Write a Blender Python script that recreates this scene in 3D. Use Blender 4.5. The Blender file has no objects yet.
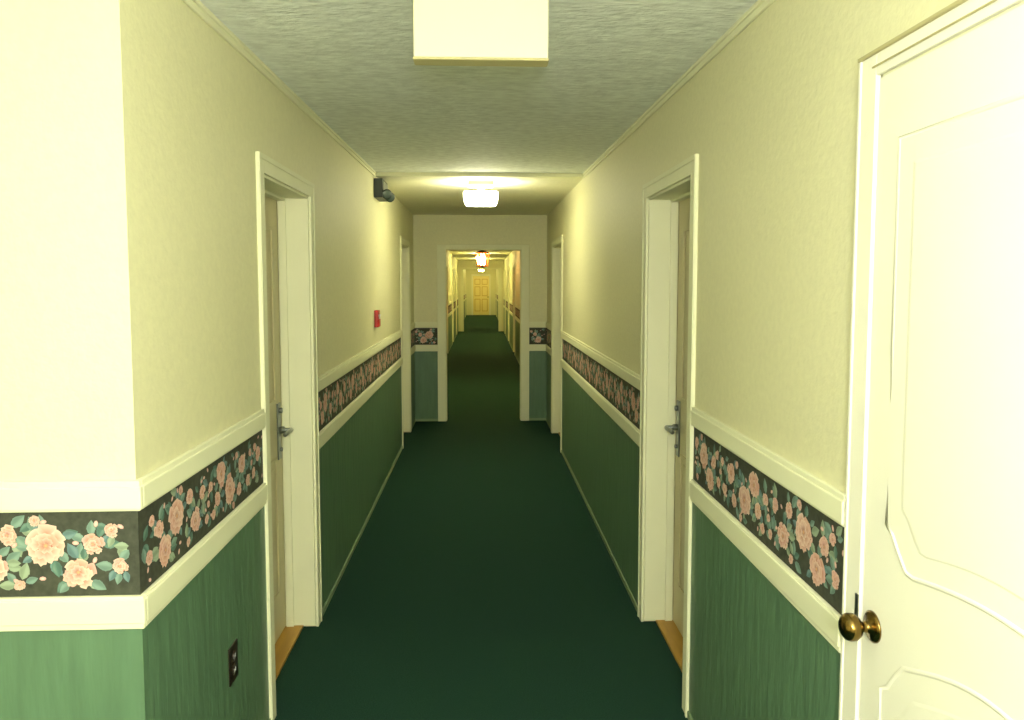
import bpy, bmesh, math, random
from mathutils import Vector, Matrix
sc = bpy.context.scene
sc.view_settings.view_transform = 'Standard'
sc.view_settings.look = 'None'
sc.view_settings.exposure = 0.8

def lin(c):
    return tuple(((v/255)/12.92 if v/255 <= .04045 else ((v/255+.055)/1.055)**2.4) for v in c)

# ---------------------------------------------------------------- materials
def mat(name, col, rough=.5, metal=0, noise=0, nscale=30, stretch=(1,1,1), bump=0, bscale=None, emit=None, estr=0, dark=.8, spec=.5, coat=0, bdist=.004, detail=4):
    m = bpy.data.materials.new(name); m.use_nodes = True
    nt = m.node_tree; b = nt.nodes['Principled BSDF']
    L = lin(col)
    b.inputs['Base Color'].default_value = (*L, 1)
    b.inputs['Roughness'].default_value = rough
    b.inputs['Metallic'].default_value = metal
    b.inputs['Specular IOR Level'].default_value = spec
    b.inputs['Coat Weight'].default_value = coat
    g = nt.nodes.new('ShaderNodeNewGeometry')
    mp = nt.nodes.new('ShaderNodeMapping'); mp.inputs['Scale'].default_value = stretch
    nt.links.new(g.outputs['Position'], mp.inputs['Vector'])
    if noise:
        n = nt.nodes.new('ShaderNodeTexNoise'); n.inputs['Scale'].default_value = nscale; n.inputs['Detail'].default_value = detail
        nt.links.new(mp.outputs[0], n.inputs['Vector'])
        r = nt.nodes.new('ShaderNodeValToRGB')
        r.color_ramp.elements[0].position = .5-noise*.5; r.color_ramp.elements[1].position = .5+noise*.5
        r.color_ramp.elements[0].color = (*[v*dark for v in L], 1)
        r.color_ramp.elements[1].color = (*[min(1, v*(2-dark)) for v in L], 1)
        nt.links.new(n.outputs['Fac'], r.inputs['Fac']); nt.links.new(r.outputs['Color'], b.inputs['Base Color'])
    if bump:
        n2 = nt.nodes.new('ShaderNodeTexNoise'); n2.inputs['Scale'].default_value = bscale or nscale; n2.inputs['Detail'].default_value = 3
        nt.links.new(mp.outputs[0], n2.inputs['Vector'])
        bm = nt.nodes.new('ShaderNodeBump'); bm.inputs['Strength'].default_value = bump; bm.inputs['Distance'].default_value = bdist
        nt.links.new(n2.outputs['Fac'], bm.inputs['Height']); nt.links.new(bm.outputs['Normal'], b.inputs['Normal'])
    if emit:
        b.inputs['Emission Color'].default_value = (*lin(emit), 1)
        b.inputs['Emission Strength'].default_value = estr
    return m

M_wall = mat('wallpaper_cream', (227,224,184), .6, noise=.8, nscale=45, dark=.94, bump=.4, bscale=70)
M_trim = mat('painted_trim', (234,234,200), .6, noise=.8, nscale=8, dark=.97, spec=.3)
M_ceil = mat('stipple_ceiling', (234,240,234), .8, noise=.45, nscale=18, stretch=(1,2.2,1), dark=.85, bump=.7, bscale=30, bdist=.008)
M_ceil2 = mat('smooth_ceiling', (238,236,206), .7, noise=.7, nscale=40, dark=.93, bump=.3, bscale=40)
M_green = mat('green_wainscot', (94,126,96), .42, noise=.6, nscale=26, stretch=(1,1,.16), dark=.84, bump=.7, bscale=34, bdist=.006)
M_carpet = mat('green_carpet', (34,64,52), .95, noise=.6, nscale=220, dark=.5, bump=.6, bscale=300, bdist=.004, spec=.1)
M_door = mat('door_paint', (212,202,160), .45, noise=.7, nscale=10, dark=.96)
M_doorw = mat('white_door_paint', (243,241,222), .5, noise=.7, nscale=6, dark=.985, spec=.35)
M_doory = mat('yellow_door_paint', (246,228,156), .4)
M_doory2 = mat('yellow_door_moulding', (206,172,92), .4)
M_wood = mat('oak_threshold', (190,146,62), .45, noise=.6, nscale=20, stretch=(1,.15,1), dark=.7)
M_steel = mat('satin_nickel', (150,155,155), .3, metal=1)
M_brass = mat('polished_brass', (128,104,56), .2, metal=1)
M_brown = mat('brown_bakelite', (40,28,22), .3)
M_red = mat('red_enamel', (190,22,16), .35)
M_white = mat('white_plastic', (230,230,225), .4)
M_black = mat('dark_plastic', (28,38,34), .45)
M_grey = mat('grey_metal', (120,124,110), .4)
M_sign = mat('ivory_sign_face', (222,219,186), .5, noise=.6, nscale=4, dark=.98)
M_edge_shadowline = mat('sign_edge_and_shadow_line', (186,178,128), .5)
M_base = mat('light_green_base', (128,150,112), .5)
M_bdark = mat('border_ground', (70,73,62), .6, noise=.7, nscale=60, dark=.6, spec=.2)
M_glow = mat('lamp_glass', (255,250,225), .4, emit=(255,250,210), estr=23)
M_glow2 = mat('lamp_glass_warm', (255,245,205), .4, emit=(255,240,156), estr=36)
M_amber = mat('amber_glass', (220,90,30), .2, emit=(255,90,26), estr=6)
M_bulb = mat('candle_bulb', (255,240,190), .3, emit=(255,225,160), estr=60)
M_lens = mat('lamp_lens', (90,105,100), .15)

M_print = bpy.data.materials.new('printed_roses'); M_print.use_nodes = True
nt = M_print.node_tree; b = nt.nodes['Principled BSDF']; b.inputs['Roughness'].default_value = .6
ca = nt.nodes.new('ShaderNodeVertexColor'); ca.layer_name = 'Col'
nt.links.new(ca.outputs['Color'], b.inputs['Base Color'])

# ---------------------------------------------------------------- mesh builder
class MB:
    def __init__(s): s.v=[]; s.f=[]; s.m=[]; s.mats=[]; s.sm=[]
    def mi(s, m):
        if m not in s.mats: s.mats.append(m)
        return s.mats.index(m)
    def add(s, vs, fs, m, smooth=False):
        o=len(s.v); k=s.mi(m); s.v+= [tuple(p) for p in vs]
        for f in fs: s.f.append([i+o for i in f]); s.m.append(k); s.sm.append(smooth)
    def hexa(s, p, m):
        s.add(p, [(0,3,2,1),(4,5,6,7),(0,1,5,4),(1,2,6,5),(2,3,7,6),(3,0,4,7)], m)
    def box(s, x0,x1,y0,y1,z0,z1, m):
        if x0>x1:x0,x1=x1,x0
        if y0>y1:y0,y1=y1,y0
        s.hexa([(x0,y0,z0),(x1,y0,z0),(x1,y1,z0),(x0,y1,z0),(x0,y0,z1),(x1,y0,z1),(x1,y1,z1),(x0,y1,z1)], m)
    def lathe(s, prof, org, axis, m, n=28):
        a=Vector(axis).normalized(); q=a.to_track_quat('Z','Y'); org=Vector(org)
        vs=[]; fs=[]
        for r,h in prof:
            for i in range(n):
                t=2*math.pi*i/n
                vs.append(org+q@Vector((r*math.cos(t),r*math.sin(t),h)))
        for j in range(len(prof)-1):
            for i in range(n):
                k=(i+1)%n
                fs.append((j*n+i,j*n+k,(j+1)*n+k,(j+1)*n+i))
        fs.append(tuple(reversed(range(n)))); fs.append(tuple(range((len(prof)-1)*n,len(prof)*n)))
        s.add(vs,fs,m,True)
    def tube(s, pts, r, m, n=8, closed=False):
        pts=[Vector(p) for p in pts]; N=len(pts); vs=[]; fs=[]
        for j,p in enumerate(pts):
            if closed: d=pts[(j+1)%N]-pts[j-1]
            else: d=pts[min(j+1,N-1)]-pts[max(j-1,0)]
            q=d.normalized().to_track_quat('Z','X')
            for i in range(n):
                t=2*math.pi*i/n
                vs.append(p+q@Vector((r*math.cos(t),r*math.sin(t),0)))
        R = N if closed else N-1
        for j in range(R):
            j2=(j+1)%N
            for i in range(n):
                k=(i+1)%n
                fs.append((j*n+i,j*n+k,j2*n+k,j2*n+i))
        if not closed:
            fs.append(tuple(reversed(range(n)))); fs.append(tuple(range((N-1)*n,N*n)))
        s.add(vs,fs,m,True)
    def obj(s, name, bevel=0, parent=None):
        me=bpy.data.meshes.new(name); me.from_pydata(s.v,[],s.f); 
        for m in s.mats: me.materials.append(m)
        me.polygons.foreach_set('material_index', s.m); me.polygons.foreach_set('use_smooth', s.sm)
        bm=bmesh.new(); bm.from_mesh(me); bmesh.ops.recalc_face_normals(bm, faces=bm.faces); bm.to_mesh(me); bm.free()
        o=bpy.data.objects.new(name, me); sc.collection.objects.link(o)
        if bevel:
            md=o.modifiers.new('bevel','BEVEL'); md.width=bevel; md.segments=2; md.limit_method='ANGLE'; md.angle_limit=math.radians(50)
        if parent: o.parent=parent
        return o
def empty(name, loc=(0,0,0)):
    e=bpy.data.objects.new(name,None); sc.collection.objects.link(e); e.empty_display_size=.1; return e

# ---------------------------------------------------------------- dimensions
XL,XR=-.79,.78
YC=1.70          # outside corner on the left
YB=5.62          # ceiling change
YX=8.75          # cross wall
YE=39.0          # far end
OPH=2.035
ZF=2.437
CAS=.06
def zc(y): return 2.405+(max(y,1.7)-1.7)*.0135
open_far=[(13.2,14.0),(16.6,17.4),(20.0,20.8),(23.0,23.8),(28.2,29.0),(32.2,33.0),(36.0,36.8)]
OL=[(2.725,3.465),(7.34,8.10)]+open_far
OR_=[(.63,1.44),(2.71,3.45),(7.10,7.98)]+[(a+.3,b+.3) for a,b in open_far]

# floor and ceilings
mb=MB(); mb.box(-2.4,1.15,-1.2,YE+.2,-.1,0,M_carpet); mb.obj('floor')
mb=MB()
mb.box(-2.4,XR,-1.2,YC,2.405,2.6,M_ceil)
z1=zc(YB)
mb.hexa([(XL,YC,2.405),(XR,YC,2.405),(XR,YB,z1),(XL,YB,z1),(XL,YC,2.6),(XR,YC,2.6),(XR,YB,2.6),(XL,YB,2.6)],M_ceil)
mb.obj('ceiling')
mb=MB(); mb.box(XL,XR,YB,YE,ZF,2.6,M_ceil2); mb.obj('ceiling')
mb=MB(); mb.box(XL,XR,YB-.03,YB+.03,ZF-.006,2.6,M_trim); mb.obj('trim_ceiling_joint')

def side_wall(name,x,sg,y0,y1,ops,th=.32):
    mb=MB(); p=y0
    for a,b_ in ops:
        mb.box(x,x+sg*th,p,a,0,2.6,M_wall); mb.box(x,x+sg*th,a,b_,OPH,2.6,M_wall); p=b_
    mb.box(x,x+sg*th,p,y1,0,2.6,M_wall)
    return mb.obj(name)
side_wall('wall_left',XL,-1,YC,YE,OL)
side_wall('wall_right',XR,1,-1.2,YE,OR_)
mb=MB(); mb.box(-2.4,XL-.32,YC,YC+.2,0,2.6,M_wall); mb.obj('wall_alcove')
mb=MB(); mb.box(-2.5,-2.4,-1.2,YC+.2,0,2.6,M_wall); mb.obj('wall_alcove_side')
mb=MB(); mb.box(-2.5,XR+.32,-1.3,-1.2,0,2.6,M_wall); mb.obj('wall_back')
mb=MB(); mb.box(XL-.32,XR+.32,YE,YE+.15,0,2.6,M_wall); mb.obj('wall_end')

# cross walls with cased openings
def cross(name,y,xl,xr,h,tn,cas=.085):
    mb=MB()
    mb.box(XL,xl,y,y+.14,0,ZF,M_wall); mb.box(xr,XR,y,y+.14,0,ZF,M_wall); mb.box(xl,xr,y,y+.14,h,ZF,M_wall)
    mb.obj(name)
    mb=MB()
    for yy,d in ((y,-1),(y+.14,1)):
        mb.box(xl-cas,xl+.012,yy,yy+d*.02,0,h+cas*.5,M_trim); mb.box(xr-.012,xr+cas,yy,yy+d*.02,0,h+cas*.5,M_trim)
        mb.box(xl+.012,xr-.012,yy,yy+d*.02,h-.012,h+cas*.5,M_trim)
    mb.box(xl,xl+.02,y,y+.14,0,h,M_trim); mb.box(xr-.02,xr,y,y+.14,0,h,M_trim); mb.box(xl,xr,y,y+.14,h-.02,h,M_trim)
    mb.obj(tn,bevel=.004)
cross('wall_cross',YX,-.43,.485,2.05,'trim_opening')
cross('wall_cross_far',25.5,-.62,.62,2.15,'trim_opening_far')

# ---------------------------------------------------------------- wainscot, rails, border
segs=[]
def runs(ops,y0,y1,cas=CAS):
    out=[];p=y0
    for a,b_ in ops:
        if b_<y0 or a>y1: continue
        out.append((p,a-cas)); p=b_+cas
    out.append((p,y1)); return [(a,b_) for a,b_ in out if b_-a>.03]
left_near=runs(OL[:2],YC,YX); right_near=runs(OR_[1:3],1.51,YX)
left_mid=runs(open_far[:4],YX+.16,25.48); right_mid=runs([(a+.3,b+.3) for a,b in open_far[:4]],YX+.16,25.48)
left_far=runs(open_far[4:],25.66,YE); right_far=runs([(a+.3,b+.3) for a,b in open_far[4:]],25.66,YE)
right_back=[(-1.2,.56)]
def S(side,rs,det):
    for a,b_ in rs:
        if side=='L': segs.append(((XL,a),(0,1),(1,0),b_-a,det,side))
        else: segs.append(((XR,a),(0,1),(-1,0),b_-a,det,side))
S('L',left_near,2);S('R',right_near,2);S('L',left_mid,0);S('R',right_mid,0);S('L',left_far,0);S('R',right_far,0);S('R',right_back,1)
segs.append(((XL,YC),(-1,0),(0,-1),1.61,2,'A'))
segs.append(((XL,YX),(1,0),(0,-1),.275,1,'X')); segs.append(((.57,YX),(1,0),(0,-1),.21,1,'X'))

W={}; R={}; B={}
for (o,d,n,L,det,side) in segs:
    for D in (W,R,B):
        if side not in D: D[side]=MB()
    def sb(mb,off0,off1,z0,z1,m,e0=0,e1=0):
        xs=[o[0]+n[0]*off0-d[0]*e0, o[0]+n[0]*off1+d[0]*(L+e1)]
        ys=[o[1]+n[1]*off0-d[1]*e0, o[1]+n[1]*off1+d[1]*(L+e1)]
        mb.box(xs[0],xs[1],ys[0],ys[1],z0,z1,m)
    A = side=='A'
    sb(W[side],0,.004,.0,.836,M_green,.004 if A else 0)
    sb(R[side],0,.012,1.113,1.184,M_trim,.012 if A else 0); sb(R[side],0,.016,1.118,1.170,M_trim,.016 if A else 0)
    sb(R[side],0,.012,.836,.914,M_trim,.012 if A else 0); sb(R[side],0,.016,.850,.908,M_trim,.016 if A else 0)
    sb(R[side],0,.010,0,.03,M_base,.010 if A else 0)
    sb(B[side],0,.002,.914,1.113,M_bdark,.002 if A else 0)
nm={'L':'left','R':'right','A':'alcove','X':'cross'}
for k in W:
    W[k].obj('trim_wainscot_'+nm[k]); R[k].obj('trim_chair_rail_'+nm[k],bevel=.003); B[k].obj('trim_wallpaper_border_'+nm[k])

# printed roses
PV=[];PF=[];PC=[]
def poly(pts,cc,rim,place,layer,centre=None):
    o=len(PV); cx=sum(p[0] for p in pts)/len(pts) if centre is None else centre[0]
    cy=sum(p[1] for p in pts)/len(pts) if centre is None else centre[1]
    PV.append(place(cx,cy,layer)); PC.append((*cc,1))
    for p in pts: PV.append(place(p[0],p[1],layer)); PC.append((*rim,1))
    N=len(pts)
    for i in range(N): PF.append((o,o+1+i,o+1+(i+1)%N))
def mix(a,b,t): return tuple(a[i]*(1-t)+b[i]*t for i in range(len(a)))
PEACH=lin((220,172,152)); PALE=lin((234,206,188)); CORAL=lin((200,138,118)); DEEP=lin((164,98,82)); PINK=lin((216,164,156))
TEAL=lin((86,122,108)); TEAL2=lin((120,150,136)); LGRN=lin((148,166,138)); BLUEG=lin((102,134,134))
rnd=random.Random(11)
def ellipse(cx,cy,a,b_,ang,n=10):
    c,s_=math.cos(ang),math.sin(ang)
    return [(cx+a*math.cos(t)*c-b_*math.sin(t)*s_, cy+a*math.cos(t)*s_+b_*math.sin(t)*c) for t in [2*math.pi*i/n for i in range(n)]]
def rose(s,t,r,pl,lay,det):
    if det==0:
        poly(ellipse(s,t,r,r,0,7),CORAL,PALE,pl,lay); return
    ph=rnd.random()*6; k=0
    poly(ellipse(s,t,r*.7,r*.7,0,14),DEEP,CORAL,pl,lay)
    for rad,cnt,sz in ((.66,7,.38),(.42,5,.34),(.2,3,.26)):
        for i in range(cnt):
            a=ph+2*math.pi*i/cnt+rnd.uniform(-.3,.3); k+=1
            rr=rad*rnd.uniform(.8,1.2); q=rnd.uniform(.75,1.12)
            cx,cy=s+r*rr*math.cos(a),t+r*rr*math.sin(a)
            base=ellipse(0,0,r*sz*.78*q,r*sz*1.12*q,0,14)
            pts=[]
            for j,(px,py) in enumerate(base):
                w=1+.14*math.sin(j*2.6+ph+i)-(.26 if j==0 else 0)
                px*=w; py*=w
                pts.append((cx+px*math.cos(a)-py*math.sin(a), cy+px*math.sin(a)+py*math.cos(a)))
            inner=(s+r*(rr-.3)*math.cos(a),t+r*(rr-.3)*math.sin(a))
            poly(pts,mix(CORAL,DEEP,.3*rnd.random()) if rad>.3 else DEEP,mix(PINK if rnd.random()<.45 else PEACH,PALE,rnd.uniform(.1,1)),pl,lay+.4+k*.08,centre=mix(inner,(cx,cy),.45))
        ph+=.5
    poly(ellipse(s,t,r*.12,r*.12,0,8),lin((226,180,120)),CORAL,pl,lay+1.9)
def leaf(s,t,l,ang,pl,lay,det,col=None):
    col=col or rnd.choice([TEAL,TEAL2,BLUEG,TEAL2,LGRN]); w=l*.30
    c,s_=math.cos(ang),math.sin(ang)
    def T(a,b_): return (s+a*c-b_*s_, t+a*s_+b_*c)
    up=[T(0,0),T(l*.2,w*.7),T(l*.36,w*.85),T(l*.40,w*.98),T(l*.6,w*.85),T(l*.8,w*.5),T(l,0)]
    dn=[T(0,0),T(l*.2,-w*.7),T(l*.36,-w*.85),T(l*.40,-w*.98),T(l*.6,-w*.85),T(l*.8,-w*.5),T(l,0)]
    poly(up,mix(col,(.6,.7,.6),.15),col,pl,lay); poly(dn,mix(col,(0,0,0),.3),mix(col,(0,0,0),.12),pl,lay)
TL=.40
def cluster(s0,L,pl,det,flip):
    zf=-1 if flip else 1
    def ok(s,r): return s-r>0.002 and s+r<L-.002
    roses=[(.135,-.044,.042),(.100,.022,.026),(.205,.020,.050),(.290,.046,.024),(.322,-.030,.036),(.040,-.030,.020),(.228,.080,.014),(.055,.055,.017),(.372,.035,.022),(.265,-.070,.014),(.012,.012,.012),(.395,-.05,.016)]
    if det>0:
        for (cs,ct,r) in roses:
            nleaf=10 if r>.035 else 5
            for i in range(nleaf):
                a=rnd.uniform(0,6.28); l=rnd.uniform(.028,.044)
                bs,bt=cs+math.cos(a)*r*.78,(ct+math.sin(a)*r*.78)
                a+=rnd.uniform(-.5,.5)
                es,et=bs+math.cos(a)*l,bt+math.sin(a)*l
                if abs(et)>.094 or abs(bt)>.09: continue
                if not(ok(s0+es,.008) and ok(s0+bs,.008)): continue
                leaf(s0+bs,bt*zf,l,a*zf,pl,1+rnd.random()*2,det)
        for i in range(16):
            cs,ct=rnd.uniform(0,TL),rnd.uniform(-.085,.085)
            if ok(s0+cs,.008): poly(ellipse(s0+cs,ct,.005,.008,rnd.random()*3,7),PALE,PINK,pl,3.2)
    else:
        for i in range(6):
            cs,ct=rnd.uniform(.02,TL-.02),rnd.uniform(-.07,.07)
            if ok(s0+cs,.03): poly(ellipse(s0+cs,ct,.03,.014,rnd.random()*3,6),TEAL,TEAL2,pl,1)
    for j,(cs,ct,r) in enumerate(roses):
        if ok(s0+cs,r): rose(s0+cs,ct*zf,r,pl,4+j*2.2,det)
for (o,d,n,L,det,side) in segs:
    def pl(s,t,k,o=o,d=d,n=n):
        off=.0024+k*.00025
        return (o[0]+d[0]*s+n[0]*off, o[1]+d[1]*s+n[1]*off, 1.0135+t)
    s0=0 if side!='X' else -.03; i=0
    while s0<L:
        cluster(s0,L,pl,det,i%2==1); s0+=TL; i+=1
me=bpy.data.meshes.new('trim_printed_rose_pattern'); me.from_pydata(PV,[],PF)
c=me.color_attributes.new(name='Col',type='FLOAT_COLOR',domain='POINT')
c.data.foreach_set('color',[x for q in PC for x in q]); me.materials.append(M_print)
sc.collection.objects.link(bpy.data.objects.new('trim_printed_rose_pattern',me))

# crown mouldings along the near ceiling
for x,sg,nme in ((XL,1,'trim_crown_left'),(XR,-1,'trim_crown_right')):
    mb=MB(); y0=YC if sg==1 else -1.2
    ys=[y0,YC,YB] if sg==-1 else [YC,YB]
    for a,b_ in zip(ys[:-1],ys[1:]):
        za,zb=zc(a),zc(b_)
        for w,h0 in ((.010,.032),(.018,.014)):
            mb.hexa([(x,a,za-h0),(x+sg*w,a,za-h0),(x+sg*w,b_,zb-h0),(x,b_,zb-h0),(x,a,za),(x+sg*w,a,za),(x+sg*w,b_,zb),(x,b_,zb)],M_trim)
    mb.obj(nme,bevel=.003)

# ---------------------------------------------------------------- corridor doors
dn=0
def side_door(x,sg,y0,y1,handle=True):
    """sg: +1 recess to +x (right wall), -1 left wall"""
    global dn; dn+=1
    e=empty('door_%d'%dn)
    cas=CAS; t=.012; rg=.004
    mb=MB()
    X=lambda d:x+sg*d
    mb.box(X(-t),X(0),y0-cas,y0+.006,0,OPH+cas,M_trim); mb.box(X(-t),X(0),y1-.006,y1+cas,0,OPH+cas,M_trim)
    mb.box(X(-t),X(0),y0+.006,y1-.006,OPH-.006,OPH+cas,M_trim)
    mb.box(X(-t-rg),X(-t),y0-cas,y1+cas,OPH+cas-.02,OPH+cas,M_trim)
    mb.box(X(-t-rg),X(-t),y0-cas,y0-cas+.016,0,OPH+cas-.02,M_trim); mb.box(X(-t-rg),X(-t),y1+cas-.016,y1+cas,0,OPH+cas-.02,M_trim)
    mb.obj('casing',bevel=.003,parent=e)
    mb=MB()
    mb.box(X(0),X(.2),y0,y0+.016,0.012,OPH,M_trim); mb.box(X(0),X(.2),y1-.016,y1,0.012,OPH,M_trim); mb.box(X(0),X(.2),y0+.016,y1-.016,OPH-.016,OPH,M_trim)
    mb.box(X(.10),X(.135),y1-.028,y1-.016,.012,OPH-.016,M_trim); mb.box(X(.10),X(.135),y0+.016,y0+.028,.012,OPH-.016,M_trim); mb.box(X(.10),X(.135),y0+.028,y1-.028,OPH-.028,OPH-.016,M_trim)
    mb.obj('jamb',bevel=.002,parent=e)
    mb=MB(); mb.box(X(.06),X(.2),y0,y1,0.0,.012,M_wood); mb.obj('threshold',parent=e)
    mb=MB(); a,b_=y0+.018,y1-.018
    mb.box(X(.138),X(.178),a,b_,.016,OPH-.018,M_door)
    for z0,z1 in ((.22,.85),(1.10,1.88)):
        for q in ((a+.11,a+.125,z0,z1),(b_-.125,b_-.11,z0,z1),(a+.125,b_-.125,z0,z0+.015),(a+.125,b_-.125,z1-.015,z1)):
            mb.box(X(.130),X(.138),q[0],q[1],q[2],q[3],M_door)
        mb.box(X(.134),X(.138),a+.15,b_-.15,z0+.04,z1-.04,M_door)
    mb.obj('slab',bevel=.002,parent=e)
    if handle:
        mb=MB(); yh=b_-.065
        mb.box(X(.138),X(.130),yh-.022,yh+.022,.83,1.09,M_steel)
        mb.lathe([(.016,0),(.016,.02),(.010,.024),(.010,.055)],(X(.130),yh,.965),(-sg,0,0),M_steel)
        mb.tube([(X(.078),yh,.965),(X(.074),yh-.03,.966),(X(.074),yh-.075,.968),(X(.078),yh-.115,.964)],.0095,M_steel,10)
        mb.lathe([(.013,0),(.013,.012),(.006,.014)],(X(.130),yh,1.055),(-sg,0,0),M_steel,16)
        mb.lathe([(.010,0),(.010,.01),(.004,.012)],(X(.130),yh,.875),(-sg,0,0),M_steel,16)
        mb.obj('lever_handle',bevel=.002,parent=e)
for a,b_ in OL: side_door(XL,-1,a,b_)
for a,b_ in OR_[1:]: side_door(XR,1,a,b_)

# near right closed panel door
dn+=1; e=empty('door_%d'%dn)
y0,y1=.63,1.44
mb=MB()
for a,b_ in ((y0-.065,y0),(y1,y1+.065)):
    mb.box(XR,XR-.010,a,b_,0,OPH+.05,M_doorw); 
mb.box(XR,XR-.010,y0,y1,OPH,OPH+.05,M_doorw)
mb.box(XR,XR-.013,y1+.055,y1+.065,0,OPH+.05,M_doorw); mb.box(XR,XR-.013,y0-.065,y0-.055,0,OPH+.05,M_doorw)
mb.box(XR,XR-.016,y0-.065,y1+.065,OPH+.042,OPH+.05,M_edge_shadowline)
mb.box(XR-.010,XR-.014,y0,y1+.012,OPH+.016,OPH+.020,M_edge_shadowline)  # shadow groove below the head ridge, coloured in as a thin tan strip
mb.obj('casing',bevel=.002,parent=e)
mb=MB()
mb.box(XR,XR+.2,y0,y0+.006,0,OPH,M_trim); mb.box(XR,XR+.2,y1-.006,y1,0,OPH,M_trim); mb.box(XR,XR+.2,y0,y1,OPH-.006,OPH,M_trim)
mb.obj('jamb',parent=e)
xs=XR-.004
mb=MB(); mb.box(xs,xs+.04,y0+.005,y1-.005,.012,OPH-.006,M_doorw)
yc=(y0+y1)/2; hw=.325
def ogee(za,zb,zcn,n=14):
    pts=[]
    for i in range(n+1):
        t=i/n
        y=yc+hw-hw*t
        if t<.25:
            k=t/.25; z=za+(zb-za)*(.5-.5*math.cos(math.pi*k))
        else:
            k=(t-.25)/.75; z=zb+(zcn-zb)*math.sin(k*math.pi/2)
        pts.append((y,z))
    return pts
up=ogee(1.17,1.098,1.13)
low=ogee(.845,.925,.990)
upm=[(2*yc-y,z) for y,z in reversed(up)][1:]; lowm=[(2*yc-y,z) for y,z in reversed(low)][1:]
P1=up+upm+[(yc-hw,1.5),(yc-hw,1.90),(yc,1.90),(yc+hw,1.90),(yc+hw,1.5)]
P2=low+lowm+[(yc-hw,.5),(yc-hw,.20),(yc,.20),(yc+hw,.20),(yc+hw,.5)]
for P in (P1,P2):
    mb.tube([(xs+.003,y,z) for y,z in P],.006,M_doorw,8,True)
    cy=yc; czz=(min(z for y,z in P)+max(z for y,z in P))/2; hh=(max(z for y,z in P)-min(z for y,z in P))/2
    f=[(cy+(y-cy)*(1-.055/hw), czz+(z-czz)*(1-.055/hh)) for y,z in P]
    n=len(f); vs=[(xs-.0012,y,z) for y,z in f]+[(xs+.0005,cy+(y-cy)*1.05,czz+(z-czz)*1.02) for y,z in f]
    mb.add(vs,[tuple(range(n))]+[(i,(i+1)%n,n+(i+1)%n,n+i) for i in range(n)],M_doorw)
mb.obj('slab',parent=e)
mb=MB()
yk,zk=1.395,.951
mb.lathe([(.031,0),(.031,.003),(.026,.007),(.013,.010),(.010,.022),(.012,.025),(.021,.031),(.0265,.040),(.027,.049),(.024,.057),(.016,.063),(.006,.065)],(xs,yk,zk),(-1,0,0),M_brass,32)
mb.obj('brass_knob',parent=e)
mb=MB(); mb.box(XR-.010,XR-.0125,y1+.001,y1+.012,zk-.03,zk+.045,M_steel); mb.obj('strike_plate',parent=e)

# far end door
dn+=1; e=empty('door_%d'%dn)
mb=MB(); yy=YE
mb.box(-.50,-.43,yy-.03,yy,0,2.14,M_doorw); mb.box(.43,.50,yy-.03,yy,0,2.14,M_doorw); mb.box(-.43,.43,yy-.03,yy,2.06,2.14,M_doorw); mb.obj('casing',parent=e)
mb=MB(); mb.box(-.42,.42,yy-.02,yy,.01,2.05,M_doory)
for xa,xb in ((-.34,-.04),(.04,.34)):
    for z0,z1 in ((.2,.85),(1.0,1.5),(1.6,1.9)):
        for q in ((xa,xa+.03,z0,z1),(xb-.03,xb,z0,z1),(xa+.03,xb-.03,z0,z0+.03),(xa+.03,xb-.03,z1-.03,z1)):
            mb.box(q[0],q[1],yy-.032,yy-.02,q[2],q[3],M_doory2)
mb.lathe([(.03,0),(.03,.005),(.012,.01),(.012,.03),(.028,.045),(.022,.06),(.005,.066)],(.36,yy-.02,.95),(0,-1,0),M_brass,16)
mb.obj('slab',parent=e)

# ---------------------------------------------------------------- fixtures
e=empty('exit_sign')
mb=MB(); ys=1.93; zb=2.200
mb.box(-.170,.174,ys,ys+.056,zb+.006,2.39,M_sign)
mb.box(-.172,.176,ys-.001,ys+.057,zb,zb+.007,M_edge_shadowline)
mb.obj('housing',bevel=.004,parent=e)
mb=MB(); mb.box(-.08,.084,ys+.005,ys+.05,2.39,zc(ys)+.001,M_white); mb.obj('mounting_canopy',parent=e)

def ceil_light(y,z,mglow,w=.135,drop=.18):
    e=empty('ceiling_light')
    mb=MB()
    mb.box(-.10,.10,y-.10,y+.10,z-.035,z,M_grey)
    mb.lathe([(.03,0),(.03,.05)],(0,y,z-.085),(0,0,1),M_grey,16)
    mb.obj('canopy',bevel=.006,parent=e)
    mb=MB(); z0,z1=z-drop,z-.085
    a=w*.86
    mb.hexa([(-a,y-a,z0),(a,y-a,z0),(a,y+a,z0),(-a,y+a,z0),(-w,y-w,z0+.035),(w,y-w,z0+.035),(w,y+w,z0+.035),(-w,y+w,z0+.035)],mglow)
    mb.box(-w,w,y-w,y+w,z0+.035,z1,mglow)
    mb.obj('glass_shade',bevel=.012,parent=e)
ceil_light(5.95,ZF,M_glow)
for yy in (11.2,19.5,23.5,29,33,37): ceil_light(yy,ZF,M_glow2)

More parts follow.
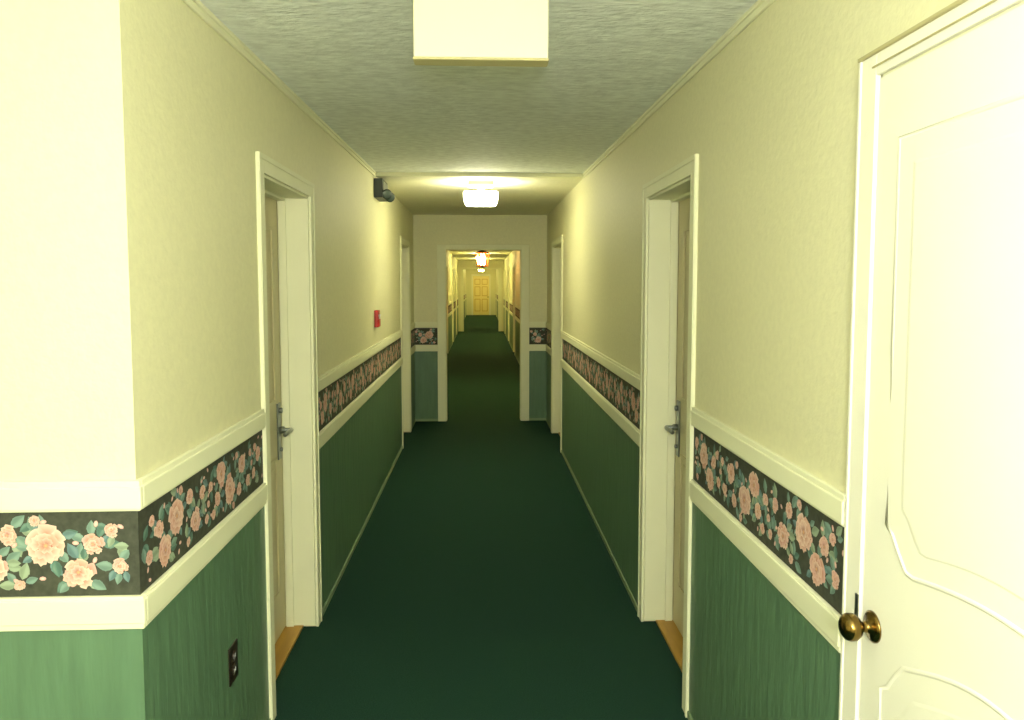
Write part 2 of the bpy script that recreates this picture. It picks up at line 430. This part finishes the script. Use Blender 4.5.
# amber lantern
e=empty('hanging_lantern'); yl=15.4
mb=MB()
mb.lathe([(.06,0),(.05,.02)],(.03,yl,ZF-.02),(0,0,1),M_brass,16); mb.lathe([(.008,0),(.008,.09)],(.03,yl,2.33),(0,0,1),M_brass,8)
mb.lathe([(.15,0),(.13,.02),(.03,.07)],(.03,yl,2.27),(0,0,1),M_brass,6); mb.lathe([(.03,0),(.11,.03)],(.03,yl,1.97),(0,0,1),M_brass,6)
for i in range(6):
    a=math.pi/3*i
    mb.tube([(.03+.145*math.cos(a),yl+.145*math.sin(a),2.28),(.03+.105*math.cos(a),yl+.105*math.sin(a),1.99)],.006,M_brass,6)
mb.obj('frame',parent=e)
mb=MB()
for i in range(6):
    a=math.pi/3*i; b_=a+math.pi/3
    for t0,t1 in ((.06,.22),(.78,.94)):
        def P(r,t,z): 
            A=Vector((r*math.cos(a),r*math.sin(a))); Bv=Vector((r*math.cos(b_),r*math.sin(b_))); q=A.lerp(Bv,t); return (.03+q.x,yl+q.y,z)
        mb.add([P(.103,t0,2.0),P(.103,t1,2.0),P(.142,t1,2.27),P(.142,t0,2.27)],[(0,1,2,3)],M_amber)
mb.obj('amber_glass',parent=e)
mb=MB()
for dx in (-.035,.035): mb.lathe([(.012,0),(.03,.05),(.034,.12),(.022,.19),(.003,.23)],(.03+dx,yl,2.02),(0,0,1),M_bulb,14)
mb.obj('candle_bulbs',parent=e)

# emergency light on left wall
e=empty('emergency_light'); 
mb=MB(); mb.box(XL,XL+.065,5.56,5.86,2.27,2.41,M_black); mb.box(XL+.065,XL+.07,5.59,5.83,2.285,2.395,M_grey); mb.obj('battery_case',bevel=.006,parent=e)
mb=MB()
for yy in (5.61,5.80):
    mb.lathe([(.008,0),(.008,.03)],(XL+.075,yy,2.272),(0,0,1),M_grey,10)
    mb.lathe([(.022,-.02),(.034,.004),(.038,.022)],(XL+.085,yy-.005,2.300),(.35,-.85,-.2),M_black,20)
    mb.lathe([(.034,.0),(.028,.004)],Vector((XL+.085,yy-.005,2.300))+Vector((.35,-.85,-.2)).normalized()*.022,(.35,-.85,-.2),M_lens,20)
mb.obj('lamp_heads',parent=e)

# fire alarm pull station
e=empty('fire_alarm_pull_station')
mb=MB(); mb.box(XL,XL+.030,5.50,5.59,1.31,1.435,M_red); mb.box(XL+.030,XL+.036,5.505,5.585,1.315,1.37,M_red); mb.obj('housing',bevel=.004,parent=e)
mb=MB(); mb.box(XL+.030,XL+.041,5.515,5.575,1.39,1.405,M_white); mb.box(XL+.030,XL+.039,5.539,5.551,1.372,1.39,M_white); mb.obj('pull_handle',bevel=.002,parent=e)

# outlet
e=empty('wall_outlet')
mb=MB(); x=XL+.004; yo,zo=2.29,.44
mb.box(x,x+.005,yo-.038,yo+.038,zo-.06,zo+.06,M_brown); mb.obj('cover_plate',bevel=.002,parent=e)
mb=MB()
for dz in (-.022,.022):
    mb.lathe([(.017,0),(.016,.002)],(x+.005,yo,zo+dz),(1,0,0),M_brown,18)
    mb.box(x+.007,x+.0076,yo-.008,yo-.005,zo+dz-.006,zo+dz+.006,M_white); mb.box(x+.007,x+.0076,yo+.005,yo+.008,zo+dz-.006,zo+dz+.006,M_white)
mb.obj('sockets',parent=e)

# ---------------------------------------------------------------- lights
def point(name,loc,p,col,r):
    l=bpy.data.lights.new(name,'POINT'); l.energy=p; l.color=col; l.shadow_soft_size=r
    o=bpy.data.objects.new(name,l); o.location=loc; sc.collection.objects.link(o)
point('camera_flash',(.04,.0,1.74),27,(1,.99,.96),.06)
point('alcove_lamp',(.0,-.85,1.80),66,(1,.99,.93),.16)
w=bpy.data.worlds.new('World'); sc.world=w; w.use_nodes=True
w.node_tree.nodes['Background'].inputs[0].default_value=(.6,.62,.5,1); w.node_tree.nodes['Background'].inputs[1].default_value=.2

# ---------------------------------------------------------------- camera
cam=bpy.data.cameras.new('camera'); co=bpy.data.objects.new('camera',cam); sc.collection.objects.link(co)
cam.sensor_width=36; cam.lens=26.0; cam.clip_start=.02; cam.clip_end=200
pitch=math.radians(3.9)
cam.shift_y=-(76-740*math.tan(pitch))/1024
co.location=(0,0,1.63)
co.rotation_euler=(math.pi/2-pitch,0,math.radians(-2.39))
sc.camera=co
